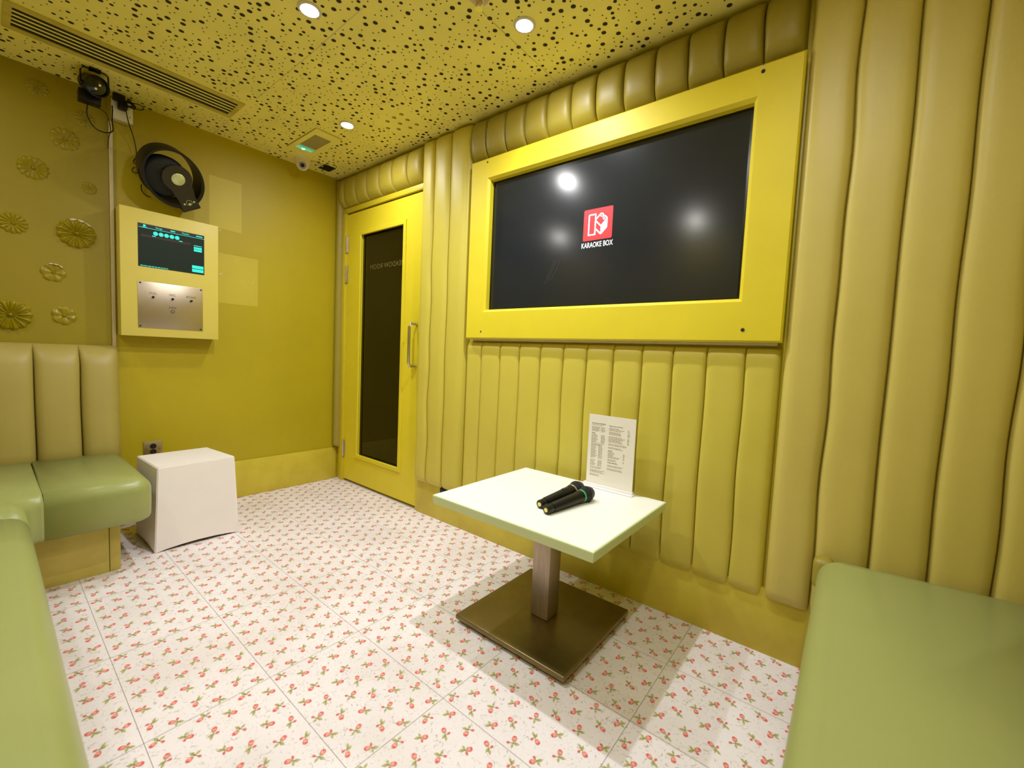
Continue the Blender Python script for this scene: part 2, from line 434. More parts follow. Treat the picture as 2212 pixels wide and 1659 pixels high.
# ------------------------------------------------------------------ channel upholstery
TS = [0, .008, .025, .055, .11, .2, .34, .5, .66, .8, .89, .945, .975, .992]
def channels(seams, z0, z1, yb, depth, e0, e1, k=.45, wob=.0, dome=0., rows=.06, seed=1, n=3.2, vert='z'):
    """seams: x positions; channels run along z; front faces -y"""
    rnd = random.Random(seed)
    ph = [[(rnd.uniform(0, 6.28), rnd.uniform(7, 16), rnd.uniform(.3, 1)) for _ in range(3)] for _ in seams]
    zs = []
    for q in (0, .03, .08, .16, .28, .45, .7, 1): zs.append(z0+e0*q)
    m = max(1, int((z1-e1-z0-e0)/rows))
    for i in range(1, m): zs.append(z0+e0+(z1-e1-z0-e0)*i/m)
    for q in (1, .7, .45, .28, .16, .08, .03, 0): zs.append(z1-e1*q)
    bm = bmesh.new(); grid_ = []
    for z in zs:
        a = min(1, max(0, (z-z0)/e0)); c = min(1, max(0, (z1-z)/e1))
        pz = math.sqrt(max(0, 1-(1-a)**2))*math.sqrt(max(0, 1-(1-c)**2))
        dz = dome*math.sin(PI*(z-z0)/(z1-z0))
        sx = []
        for i, s in enumerate(seams):
            w = 0
            if 0 < i < len(seams)-1 and wob:
                w = wob*sum(am*math.sin(f*z+p) for p, f, am in ph[i])*min(1, (z-z0)/.1, (z1-z)/.1)
            sx.append(s+w)
        row = []
        for i in range(len(seams)-1):
            for t in TS + ([1] if i == len(seams)-2 else []):
                pt = (1-abs(2*t-1)**n)**(1/2.)
                kk = k
                if t in (0, 1): kk = k-min(k*.9, .017/depth)
                elif t in (.008, .992): kk = k-min(k*.5, .008/depth)
                if (i == 0 and t < .5) or (i == len(seams)-2 and t > .5): kk = 0
                row.append(bm.verts.new((sx[i]+(sx[i+1]-sx[i])*t, yb-(depth+dz)*pz*(kk+(1-kk)*pt), z)))
        grid_.append(row)
    for A, B in zip(grid_, grid_[1:]):
        for i in range(len(A)-1):
            bm.faces.new((A[i], A[i+1], B[i+1], B[i]))
    return bm
def panel(name, bm, m, label, cat='upholstered panel'):
    xs = [v.co.x for v in bm.verts]; zs = [v.co.z for v in bm.verts]
    c = Vector(((min(xs)+max(xs))/2, .05, min(zs)))
    o = obj(name, bm, m, None, 180, rel=c); o.location = c
    # leatherette skin faces the room
    tag(o, label, cat); return o
S_low = [1.408, 1.523, 1.656, 1.785, 1.914, 2.045, 2.168, 2.298, 2.425, 2.551, 2.675, 2.805, 2.915]
panel('padded_wall_panel', channels(S_low, .195, 1.082, 0.05, .034, .045, .045, .55, .0012, seed=3, n=7), M['leather'],
      'wide mustard channel-padded panel below the television, behind the table')
S_top = [1.412, 1.521, 1.650, 1.773, 1.901, 2.031, 2.155, 2.282, 2.412, 2.537, 2.662, 2.788, 2.910]
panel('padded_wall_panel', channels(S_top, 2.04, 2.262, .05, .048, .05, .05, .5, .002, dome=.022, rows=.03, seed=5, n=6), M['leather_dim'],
      'long shaded padded header strip above the television frame')
S_dr = [.06, .122, .269, .408, .555, .703, .855, 1.0]
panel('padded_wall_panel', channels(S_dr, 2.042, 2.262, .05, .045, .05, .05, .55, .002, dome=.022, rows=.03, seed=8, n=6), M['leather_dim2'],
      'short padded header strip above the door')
panel('padded_wall_panel', channels([1.003, 1.112, 1.250, 1.405], .2, 2.262, .05, .058, .05, .03, .45, .0035, seed=11, n=5), M['leather'],
      'tall narrow three-channel padded panel between the door and the television')
panel('padded_wall_panel', channels([2.922, 3.052, 3.188, 3.318, 3.445, 3.575, 3.70], .2, 2.262, .05, .056, .05, .03, .5, .0022, seed=15, n=6), M['leather_khaki'],
      'tall mustard padded panel right of the television, behind the right bench')
bm = channels([.004, .066], .25, 2.255, .048, .055, .03, .03, .2, 0, seed=2)
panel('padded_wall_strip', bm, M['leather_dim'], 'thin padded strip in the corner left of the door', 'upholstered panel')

# ------------------------------------------------------------------ television and its frame
t = base('television_surround', (2.17, .0, 1.0975), 'yellow painted wooden frame boxed around the wall television', 'frame')
TL = t.location
bm = bmesh.new(); rect_hole(bm, 1.430, 2.916, 1.0975, 2.031, 1.563, 2.775, 1.250, 1.917, -.012, .026, .012)
obj('frame_board', bm, M['paint_frame'], t, 30, rel=TL)
for a in ((1.45, 2.90, 1.088, 1.0975), (1.7, 2.86, 2.0315, 2.038)):
    bm = bmesh.new(); bx(bm, a[0], a[1], .027, .048, a[2], a[3]); obj('backing_batten', bm, M['plasterw'], t, None, rel=TL)
for x, z in ((1.547, 2.01), (2.796, 2.005), (2.796, 1.14), (1.545, 1.135)):
    bm = lathe([(.0001, 0), (.0062 if x > 2 else .0042, 0), (.0062 if x > 2 else .0042, .0015), (0, .0018)], 14, MY(x, -.0122, z), cap=False)
    obj('screw_hole', bm, M['blackmat'], t, 30, rel=TL)
bm = lathe([(.0001, 0), (.004, 0), (.003, .0015), (0, .002)], 12, MY(2.796, -.0122, 2.022), cap=False)
obj('screw', bm, M['chrome'], t, 30, rel=TL)
tv = base('television', (2.17, .03, 1.25), 'large flat dark television showing a red logo inside the yellow frame', 'television')
VL = tv.location
bm = bmesh.new(); bx(bm, 1.552, 2.786, .0275, .0485, 1.240, 1.927, .002); obj('casing', bm, M['bezel'], tv, 30, rel=VL)
bm = bmesh.new(); bx(bm, 1.578, 2.762, .0262, .0274, 1.258, 1.908); obj('screen', bm, M['screen'], tv, None, rel=VL)
# logo, square of side .139 with lower left corner at (2.116, 1.540)
LG = lambda X, Y, y: (2.1155+(X-232)/1355*.1400, y, 1.5395+(1477-Y)/1350*.1355)
def lpoly(bm, P, y, mi): flat(bm, [LG(X, Y, y) for X, Y in P], mi)
bm = bmesh.new()
def arc(cx, cy, r, a0, a1, n=6): return [(cx+r*math.cos(math.radians(a0+(a1-a0)*i/n)), cy-r*math.sin(math.radians(a0+(a1-a0)*i/n))) for i in range(n+1)]
sq = arc(1527, 187, 60, 0, 90)+arc(292, 187, 60, 90, 180)+arc(292, 1417, 60, 180, 270)+arc(1527, 1417, 60, 270, 360)
lpoly(bm, sq, .0258, 0)
lpoly(bm, [(823, 340), (523, 340), (478, 358), (460, 402), (460, 1265), (823, 1265)], .0256, 1)
lpoly(bm, [(521, 399), (765, 399), (765, 1207), (521, 1207)], .0254, 0)
lpoly(bm, [(821, 545), (1000, 373), (1032, 352), (1063, 345), (1110, 354), (1155, 385), (1185, 430), (1192, 470), (1235, 477), (1280, 508), (1335, 565), (1352, 605), (1358, 650),
           (1358, 960), (1350, 1000), (1325, 1035), (1112, 1245), (1090, 1260), (1065, 1265), (1040, 1260), (1018, 1245), (821, 1048)], .0256, 1)
lpoly(bm, [(826, 627), (1030, 425), (1063, 407), (1095, 415), (1122, 440), (1135, 475), (1125, 508), (1092, 543), (1112, 560), (1150, 538), (1192, 528), (1235, 545), (1268, 575), (1282, 612), (1265, 662), (1065, 867)], .0254, 0)
lpoly(bm, [(823, 710), (1052, 935), (1052, 1190), (823, 962)], .0254, 0)
lpoly(bm, arc(1055, 480, 36, 0, 345, 15), .0252, 1); lpoly(bm, arc(1192, 615, 48, 0, 345, 15), .0252, 1)
obj('screen_logo', bm, [M['logo_red'], M['logo_white']], tv, 'raw', rel=VL, label='red square logo with a white letter')
bm = bmesh.new(); text_bm('KARAOKE BOX', .0325, MY(2.1855, .0256, 1.5185), bm, sx=.68, offset=.0001)
obj('screen_caption', bm, M['logo_white'], tv, 'raw', rel=VL, label='white caption reading KARAOKE BOX')
bm = bmesh.new()
def smear(pts, w, mi=0):
    for p, q in zip(pts, pts[1:]):
        flat(bm, [(p[0]-w, .0259, p[1]), (q[0]-w, .0259, q[1]), (q[0]+w, .0259, q[1]), (p[0]+w, .0259, p[1])], mi)
smear([(2.005, 1.49), (1.985, 1.44), (1.965, 1.40), (1.93, 1.365)], .003); smear([(1.985, 1.49), (1.965, 1.44), (1.945, 1.40), (1.91, 1.36)], .003)
smear([(1.965, 1.47), (1.95, 1.43), (1.925, 1.39)], .003)
obj('wipe_marks', bm, M['smudge'], tv, 'raw', rel=VL)

# ------------------------------------------------------------------ table
t = base('pedestal_table', (2.246, -.338, 0), 'low square table with pale green top on a steel pedestal', 'table')
TB = t.location
bm = bmesh.new(); zt = .48
X0, X1, Y0, Y1 = 1.910, 2.588, -.630, -.046
# top slab: edge slopes inwards towards the underside
rings = []
for ins, z in ((.004, zt-.034), (.0005, zt-.010), (.0, zt-.005), (.001, zt-.002), (.005, zt)):
    rings.append([bm.verts.new(p) for p in ((X0+ins, Y0+ins, z), (X1-ins, Y0+ins, z), (X1-ins, Y1-ins, z), (X0+ins, Y1-ins, z))])
for a, b_ in zip(rings, rings[1:]):
    for i in range(4): bm.faces.new((a[i], a[(i+1) % 4], b_[(i+1) % 4], b_[i])).material_index = 1
bm.faces.new(rings[0][::-1]).material_index = 1; bm.faces.new(rings[-1]).material_index = 0
obj('table_top', bm, [M['top'], M['top_edge']], t, None, rel=TB)
bm = bmesh.new(); bx(bm, 2.214, 2.291, -.386, -.310, .032, zt-.034, .003); obj('column', bm, M['steel_leg'], t, 40, rel=TB)
bm = bmesh.new(); bx(bm, 2.1, 2.4, -.48, -.2, zt-.041, zt-.0345, .001); obj('mounting_plate', bm, M['blackmat'], t, 40, rel=TB)
bm = bmesh.new(); bx(bm, 2.006, 2.487, -.582, -.098, .012, .031, .005, 3); obj('base_plate', bm, M['bronze'], t, 40, rel=TB)
bm = bmesh.new(); bx(bm, 2.022, 2.472, -.566, -.114, .0, .0118); obj('base_foot', bm, M['blackmat'], t, None, rel=TB)
# wireless microphones: local z along the handle, origin under the tail end
def microphone(loc, ang, label, ringm, sw, ztilt):
    r = base('microphone', loc, label, 'microphone', 'wireless microphones on the table')
    MM = Matrix.Rotation(ang, 4, 'Z') @ Matrix.Rotation(PI/2-ztilt, 4, 'Y') @ Matrix.Identity(4)
    MM = Matrix.Translation((0, 0, .0155)) @ MM
    bm = lathe([(.0001, 0), (.0130, 0), (.0150, .002), (.0150, .030), (.0145, .031), (0, .0311)], 28, MM, cap=False); obj('end_cap', bm, M['black'], r, 35)
    bm = lathe([(0, -.0008), (.0075, -.0008), (.0075, .0002)], 18, MM, cap=False); bd = obj('end_plug', bm, M['yellow_dot'], r, 35)
    bm = lathe([(.0158, .031), (.0165, .033), (.0205, .168), (.0225, .186), (.0235, .193), (.0225, .1935)], 32, MM); obj('handle', bm, M['blackmat'] if False else M['black'], r, 35)
    bm = lathe([(.0235, .193), (.0243, .1945), (.0243, .1995), (.0235, .201)], 32, MM); obj('ring', bm, ringm, r, 35)
    bm = lathe([(.0235, .2005), (.0275, .214), (.0285, .222), (.0300, .224), (.0300, .231), (.0280, .234), (.0265, .243), (.0215, .255), (.013, .262), (0, .265)], 32, MM, cap=False); obj('grille', bm, M['grille'], r, 35)
    if sw:
        bm = bmesh.new(); bx(bm, -.0215, -.0185, -.006, .006, .135, .165, .001); bmesh.ops.transform(bm, matrix=MM, verts=bm.verts); obj('switch', bm, M['dkbrown'], r, 35)
    return r
dirA = math.atan2(-.195+.455, 2.303-2.285)
microphone((2.283, -.462, zt+.0003), dirA, 'black microphone with silver ring, far one of the pair', M['chrome'], True, math.radians(2.6))
dirB = math.atan2(-.232+.487, 2.365-2.333)
microphone((2.331, -.492, zt+.0003), dirB, 'black microphone with green ring, near one of the pair', M['green_ring'], False, math.radians(2.6))
# menu stand
t = base('menu_stand', (2.35, -.07, zt), 'upright white menu sheet in a clear stand on the table', 'menu stand')
ML = t.location
bm = bmesh.new(); bx(bm, 2.243, 2.470, -.100, -.060, zt+.0003, zt+.006, .0015); bx(bm, 2.247, 2.466, -.0885, -.083, zt+.006, zt+.016, .001); bx(bm, 2.247, 2.466, -.0775, -.072, zt+.006, zt+.016, .001)
obj('stand_base', bm, M['acrylic'], t, 40, rel=ML)
bm = bmesh.new(); bx(bm, 2.257, 2.462, -.0822, -.0778, zt+.0065, zt+.305); obj('menu_sheet', bm, M['paper'], t, None, rel=ML)
bm = bmesh.new(); rnd = random.Random(4); ys = -.0826
def tline(x, z, w, h=.0017, mi=0):
    xx = x
    while xx < x+w-.002:
        l = rnd.uniform(.004, .012); l = min(l, x+w-xx)
        flat(bm, [(xx, ys, z), (xx+l, ys, z), (xx+l, ys, z+h), (xx, ys, z+h)], mi); xx += l+.0018
zz = zt+.270
def col(x, z, spec):
    for it in spec:
        if it[0] == 'g': z -= it[1]
        elif it[0] == 'h': tline(x, z, it[1], .0026, 1); z -= .0058
        else:
            for _ in range(it[1]):
                tline(x, z, rnd.uniform(*it[2]))
                if it[3]: tline(x+it[3], z, it[4])
                z -= .0044
col(2.272, zz-.002, [('h', .062), ('l', 1, (.05, .052), 0, 0), ('g', .004), ('l', 5, (.028, .04), .042, .018), ('g', .005), ('h', .018), ('l', 8, (.02, .03), .043, .018), ('l', 1, (.06, .062), 0, 0), ('g', .003),
                     ('h', .05), ('l', 12, (.02, .03), .034, .018), ('g', .006), ('l', 6, (.018, .026), .034, .018), ('g', .003), ('l', 2, (.05, .055), 0, 0), ('g', .004), ('l', 3, (.05, .072), 0, 0), ('g', .005), ('l', 2, (.04, .045), 0, 0)])
col(2.350, zz-.014, [('l', 3, (.03, .07), .080, .009), ('g', .003), ('l', 3, (.04, .055), .080, .009), ('g', .005), ('l', 6, (.05, .075), .080, .009), ('g', .004), ('l', 2, (.06, .085), .0, .0), ('g', .005), ('l', 2, (.05, .07), 0, 0), ('g', .006),
                     ('h', .02), ('l', 4, (.015, .03), .066, .007), ('l', 2, (.04, .06), .066, .006), ('g', .004), ('l', 2, (.03, .04), .066, .006), ('g', .004), ('h', .045), ('g', .005), ('l', 2, (.04, .07), .0, .006), ('g', .005), ('l', 2, (.06, .075), 0, 0)])
text_bm('Finger Food and Snacks', .0062, MY(2.350, ys, zz-.004), bm, 1, 'LEFT', offset=.0001)
obj('menu_print', bm, [M['ink'], M['inkd']], t, 'raw', rel=ML)

# ------------------------------------------------------------------ white box stool
bm = bmesh.new()
A = [(.244, -1.2), (.590, -1.190), (.588, -.832), (.236, -.842)]; Tp = [(.250, -1.192), (.588, -1.176), (.553, -.843), (.238, -.880)]
for yv in [0]:
    b0 = [bm.verts.new((x, y, .0)) for x, y in A]; t0 = [bm.verts.new((x, y, .41)) for x, y in Tp]
    f = bm.faces.new(t0); sides = []
    # lower edges arch up between the feet
    for i in range(4):
        j = (i+1) % 4
        arcv = []
        for q in (.12, .3, .5, .7, .88):
            p = b0[i].co.lerp(b0[j].co, q); p.z = .016*math.sin(PI*q)**.7; arcv.append(bm.verts.new(p))
        bm.faces.new([b0[i]]+arcv+[b0[j], t0[j], t0[i]])
bmesh.ops.bevel(bm, geom=[e for e in bm.edges if len(e.link_faces) == 2], offset=.004, segments=2, affect='EDGES')
c = Vector((.41, -1.02, 0)); o = obj('box_stool', bm, M['cube'], None, 40, rel=c); o.location = c
tag(o, 'white tapered box stool with arched lower edges beside the left bench', 'stool')

# ------------------------------------------------------------------ benches
def cushion(outline, seam, z0, z1, r, seamr=.004, crown=.006):
    """outline ccw (x,y); seam[i] True when edge i -> i+1 butts another cushion or the wall"""
    n = len(outline); P = [Vector(p) for p in outline]
    def off(dist):
        out = []
        for i in range(n):
            a, p, c = P[i-1], P[i], P[(i+1) % n]
            d1 = (p-a).normalized(); d2 = (c-p).normalized()
            n1 = Vector((-d1.y, d1.x)); n2 = Vector((-d2.y, d2.x))
            w1 = dist*(seamr/r if seam[i-1] else 1); w2 = dist*(seamr/r if seam[i] else 1)
            det = n1.x*n2.y-n1.y*n2.x
            if abs(det) < .05: q = p+(n1*w1+n2*w2)/2
            else:
                c1 = n1.dot(p)+w1; c2 = n2.dot(p)+w2
                q = Vector(((c1*n2.y-c2*n1.y)/det, (n1.x*c2-n2.x*c1)/det))
            out.append(q)
        return out
    bm = bmesh.new(); rings = []
    def ring(ins, z): rings.append([bm.verts.new((q.x, q.y, z)) for q in off(ins)])
    ring(r*.35, z0); ring(r*.12, z0+.008); ring(r*.02, z0+.02)
    ring(0, (z0+z1)/2-.02)
    for k in range(0, 9):
        a = PI/2*k/8
        ring(r*(1-math.cos(a)), z1-crown-r+r*math.sin(a))
    ring(r*1.04, z1-crown*.8)
    for A_, B_ in zip(rings, rings[1:]):
        for i in range(n): bm.faces.new((A_[i], A_[(i+1) % n], B_[(i+1) % n], B_[i]))
    f1 = bm.faces.new(rings[-1]); f0 = bm.faces.new(rings[0][::-1])
    bmesh.ops.triangulate(bm, faces=[f1, f0])
    return bm
bn = base('corner_bench', (.9, -1.9, 0), 'L-shaped green padded bench along the flower wall and left side', 'bench')
BL = bn.location
ZS = .425
def fil(cx, cy, r, a0, a1, n): return [(cx+r*math.cos(math.radians(a0+(a1-a0)*i/n)), cy+r*math.sin(math.radians(a0+(a1-a0)*i/n))) for i in range(n+1)]
FX, FY, FR = .788, -1.596, .045
# back arm
out = [(.13, -1.50), (FX, -1.50), ]  # seam edge first
o1 = [(.13, FY+FR), (FX, FY+FR), ] + fil(FX-.065, -1.226-.065, .065, 0, 90, 6) + [(.13, -1.226)]
obj('seat_cushion', cushion(o1, [True, False]+[False]*6+[False, True], .232, ZS, .055), M['seat'], bn, 180, rel=BL)
cor = fil(FX+FR, FY+FR, FR, 270, 180, 8)
o2 = [(.13, -2.22), (FX+FR+.19, -2.22), (FX+FR+.19, FY)] + cor + [(.13, FY+FR)]
sm = [True, True, False] + [False]*8 + [True, True]
o2c = cushion(o2, sm, .232, ZS, .055)
obj('seat_cushion', o2c, M['seat'], bn, 180, rel=BL)
o3 = [(FX+FR+.19, -2.22), (3.05, -2.22), (3.05, FY), (FX+FR+.19, FY)]
o3b = [o3[0], o3[1], o3[2]] + [(x, FY) for x in (2.4, 1.8, 1.3)] + [o3[3]]
obj('seat_cushion', cushion(o3b, [True, True, False, False, False, False, True], .232, ZS, .055), M['seat'], bn, 180, rel=BL)
bm = bmesh.new(); bx(bm, .02, .66, -2.3, -1.357, 0, .234, .002); bx(bm, .66, 3.02, -2.3, -1.69, 0, .234, .002)
obj('kick_board', bm, M['kick'], bn, 40, rel=BL)
bm = bmesh.new(); bx(bm, .02, .66, -1.355, -1.320, 0, .231, .002); obj('end_post', bm, M['kick'], bn, 40, rel=BL)
# backrest along x = 0: build in channel space then turn
def backrest(seams, z0, z1, thick, seed):
    bm = channels(seams, z0, z1, 0, thick, .02, .10, .70, .0015, rows=.08, seed=seed, n=4)
    for v in bm.verts:
        s = 1 - .38*max(0, (v.co.z-z0)/(z1-z0))**1.3
        v.co.y *= s
    return bm
sx = [1.222 + .0+.1545*i for i in range(8)]
bm = backrest([-s for s in sx][::-1], .36, .972, .165, 4)
# channel space (x, y, z): x -> world y ; -y -> world +x
bmesh.ops.transform(bm, matrix=Matrix(((0, -1, 0, .004), (1, 0, 0, 0), (0, 0, 1, 0), (0, 0, 0, 1))), verts=bm.verts)
obj('backrest', bm, M['leather_grey'], bn, 180, rel=BL)
bm = backrest([.2+.155*i for i in range(19)], .36, .972, .165, 6)
bmesh.ops.transform(bm, matrix=Matrix(((-1, 0, 0, 3.20), (0, -1, 0, YL+.004), (0, 0, 1, 0), (0, 0, 0, 1))), verts=bm.verts)
obj('backrest', bm, M['leather_grey'], bn, 180, rel=BL)

rb = base('end_bench', (3.4, -1.2, 0), 'green padded bench against the end wall at the right', 'bench')
RL = rb.location
o4 = [(3.072, -2.2), (3.60, -2.2), (3.60, -.03)] + fil(3.14, -.10, .07, 90, 180, 6) + [(3.071, -.8), (3.072, -1.5)]
obj('seat_cushion', cushion(o4, [True, True, True]+[False]*9, .20, .447, .055, .004, .008), M['seat'], rb, 180, rel=RL)
bm = bmesh.new(); bx(bm, 3.16, 3.66, -2.3, -.02, 0, .2, .002); obj('kick_board', bm, M['kick'], rb, 40, rel=RL)
bm = bmesh.new(); bx(bm, 3.056, 3.11, -.075, -.012, .33, .428, .02, 4); obj('fixing_batten', bm, M['leather_dim'], rb, 40, rel=RL)
bm = backrest([.03+.155*i for i in range(15)], .36, .972, .165, 9)
bmesh.ops.transform(bm, matrix=Matrix(((0, 1, 0, XR-.004), (-1, 0, 0, -.02), (0, 0, 1, 0), (0, 0, 0, 1))), verts=bm.verts)
obj('backrest', bm, M['leather_grey'], rb, 180, rel=RL)

# ------------------------------------------------------------------ karaoke console on the back wall
t = base('karaoke_console', (0, -1.0, 1.03), 'pale green wall box with touch screen and steel control plate', 'control panel')
KL = t.location; XF = .10
bm = bmesh.new(); bx(bm, .0005, XF, -1.221, -.782, 1.031, 1.703, .002); obj('cabinet', bm, M['console'], t, 40, rel=KL)
bm = bmesh.new(); y0, y1, z0, z1 = -1.149, -.853, 1.404, 1.630
def cq(a, b_, c_, d_, x, mi): flat(bm, [(x, a, c_), (x, b_, c_), (x, b_, d_), (x, a, d_)], mi)
bx(bm, XF+.0001, XF+.0012, y0, y1, z0, z1, mi=0)
obj('touch_screen', bm, M['ui_bg'], t, None, rel=KL)
bm = bmesh.new(); X_ = XF+.0015
W_, H_ = y1-y0, z1-z0
U = lambda u: y0+u*W_
Vv = lambda v: z1-v*H_
cq(U(.0), U(1), Vv(.09), Vv(0), X_, 0); obj('menu_bar', bm, M['ui_top'], t, 'raw', rel=KL); bm = bmesh.new()
cq(U(.04), U(.78), Vv(.30), Vv(.25), X_, 0); obj('menu_row', bm, M['ui_red'], t, 'raw', rel=KL); bm = bmesh.new()
def ui(name, bm): obj(name, bm, M['ui_cyan'], t, 'raw', rel=KL)
cq(U(.01), U(1), Vv(.096), Vv(.088), X_+.0002, 0); ui('menu_line', bm)
for u in (.25, .33, .41, .49, .57):
    ui('round_button', lathe([(0, 0), (.0105, 0)], 16, MX(X_+.0002, U(u), Vv(.185)), None, 0, False))
for nm, u0_, u1_, v0_, v1_ in (('search_line', .83, .96, .30, .285), ('screen_button', .83, .96, .375, .325), ('screen_button', .83, .96, .435, .385), ('screen_button', .80, .985, .865, .79),
        ('screen_button', .80, .985, .955, .88), ('menu_icon', .075, .11, .065, .02), ('menu_label', .06, .13, .085, .075), ('menu_label', .20, .25, .262, .243), ('menu_label', .60, .65, .262, .243),
        ('menu_label', .47, .54, .06, .036), ('menu_label', .87, .97, .06, .036)):
    bm = bmesh.new(); cq(U(u0_), U(u1_), Vv(v0_), Vv(v1_), X_+.0002, 0); ui(nm, bm)
for s, u in (('Songs', .30), ('Playlist', .70)): ui('menu_label', text_bm(s, .0125, MX(X_+.0003, U(u), Vv(.048))))
bm = bmesh.new(); u = .03
while u < .42:
    l = random.uniform(.015, .05); cq(U(u), U(u+l), Vv(.985), Vv(.970), X_+.0002, 0); u += l+.008
ui('hint_text', bm)
bm = bmesh.new(); bx(bm, XF+.0001, XF+.0018, -1.153, -.861, 1.076, 1.326, .0005); pl = obj('control_plate', bm, M['steel'], t, 40, rel=KL)
XP = XF+.0019
def under(o):  # third level under the plate
    o.parent = pl
for y, z in ((-1.142, 1.317), (-.870, 1.315), (-1.144, 1.086), (-.872, 1.086)):
    bm = lathe([(.0045, 0), (.0045, .0008), (.003, .002), (0, .0022)], 14, MX(XP, y, z)); o = obj('screw', bm, M['black'], None, 40, rel=KL); under(o)
for y, z in ((-1.089, 1.246), (-1.003, 1.246), (-.917, 1.246)):
    bm = lathe([(.0055, 0), (.0055, .009), (.0045, .011), (0, .0112)], 16, MX(XP, y, z)); o = obj('control_shaft', bm, M['black'], None, 40, rel=KL); under(o)
bm = lathe([(.0085, 0), (.0085, .003), (.006, .0035), (.006, .002)], 20, MX(XP, -1.003, 1.176), cap=False); lathe([(0, .002), (.006, .002)], 20, MX(XP, -1.003, 1.176), bm, 1, False)
o = obj('push_button', bm, [M['letter'], M['steel']], None, 40, rel=KL); under(o)
for s, y, z in (('VOL', -1.089, 1.265), ('MIC', -1.003, 1.266), ('ECHO', -.917, 1.266), ('FAN', -1.003, 1.196)):
    bm = text_bm(s, .0165, MX(XP+.0001, y, z), None, 0, sx=1.05)
    o = obj('plate_lettering', bm, M['letter'], None, 'raw', rel=KL, label='black word ' + s); under(o)
for r0_, r1_, y in ((.003, .0048, -1.112), (.0001, .0022, -1.067)):
    bm = lathe([(r0_, 0), (r1_, 0)], 14, MX(XP+.0001, y, 1.265), None, 0, False); o = obj('indicator_mark', bm, M['orange_dot'], None, 'raw', rel=KL); under(o)

# ------------------------------------------------------------------ rosettes on the flower wall
def rosette_mesh(R, petals, kind):
    bm = bmesh.new(); NA = petals*10; rr = [0, .06, .13, .17, .2, .25, .33, .45, .6, .75, .88, .96, 1.0]
    rows = []
    for r in rr:
        row = []
        for a in range(NA):
            th = 2*PI*a/NA; ph = (th*petals/(2*PI)) % 1; w = abs(math.sin(PI*ph))
            edge = 1 - (.10 if kind == 0 else .13)*(1-w**.6)
            lob = 1
            if kind == 2: edge *= 1-.03*abs(math.sin(PI*ph*3))
            h = .0
            if r < .13: h = .020*math.sqrt(max(0, 1-(r/.15)**2))+.006
            elif r < .2: h = .012-.004*abs((r-.165)/.035)
            else:
                body = math.sin(PI*min(1, (r-.17)/.83)*.86)**.7
                rib = .75+.25*math.cos(4*PI*(ph-.5)) if kind != 1 else .8+.2*math.cos(2*PI*(ph-.5))
                h = .004+.017*body*(.35+.65*w**.7)*rib
                if r > .95: h = .003
            if r == 1.0: h = 0
            row.append(bm.verts.new((R*r*edge*math.cos(th), R*r*edge*math.sin(th), h*R/.075*(1 if R > .06 else .6))))
        rows.append(row)
    for A_, B_ in zip(rows, rows[1:]):
        for i in range(NA):
            j = (i+1) % NA; bm.faces.new((A_[i], B_[i], B_[j], A_[j]))
    bmesh.ops.remove_doubles(bm, verts=bm.verts, dist=1e-6)
    return bm
ROS = [(-1.488, 2.177, .040, 12, 2, 'small many-petalled flower boss high near the ceiling corner, topmost'),
       (-1.329, 2.104, .040, 12, 2, 'small many-petalled flower boss below the black stage lamp'),
       (-1.401, 1.978, .054, 12, 0, 'medium flower boss level with the bottom of the wall socket'),
       (-1.509, 1.802, .056, 14, 2, 'medium scalloped flower boss at upper left of the flower wall'),
       (-1.319, 1.769, .032, 12, 2, 'smallest flower boss beside the white trunking, left of the black speaker'),
       (-1.577, 1.528, .050, 14, 1, 'medium flower boss cut by the left picture edge, upper of two'),
       (-1.368, 1.530, .074, 13, 0, 'large daisy flower boss with white chipped petal tips'),
       (-1.452, 1.322, .046, 6, 1, 'medium six-petalled flower boss below the chipped daisy'),
       (-1.594, 1.102, .074, 13, 0, 'large glossy daisy flower boss just above the left backrest'),
       (-1.419, 1.114, .047, 6, 1, 'medium six-petalled flower boss right of the large glossy daisy')]
for y, z, R, pn, kd, lb in ROS:
    bm = rosette_mesh(R, pn, kd)
    bmesh.ops.transform(bm, matrix=MX(0, 0, 0) @ Matrix.Rotation(random.uniform(0, .5), 4, 'Z'), verts=bm.verts)
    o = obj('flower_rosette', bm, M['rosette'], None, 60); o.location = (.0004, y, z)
    tag(o, lb, 'wall ornament', 'flower bosses on the left wall')
    if 'chipped' in lb:
        o['label'] = lb
        for ang in (100, 76, 52):
            bm = bmesh.new(); P = []
            for k in range(11):
                a = math.radians(ang-11+22*k/10); rr_ = R*(.955+.03*math.sin(PI*k/10)); P.append((.0075, rr_*math.cos(a), rr_*math.sin(a)))
            for k in range(10, -1, -1):
                a = math.radians(ang-11+22*k/10); rr_ = R*(.90-.06*math.sin(PI*k/10)); P.append((.0135, rr_*math.cos(a), rr_*math.sin(a)))
            for k in range(10): flat(bm, [P[k], P[k+1], P[20-k], P[21-k]])
            c = obj('chipped_petal_tip', bm, M['plasterw'], o, 'raw', label='bare white chip')

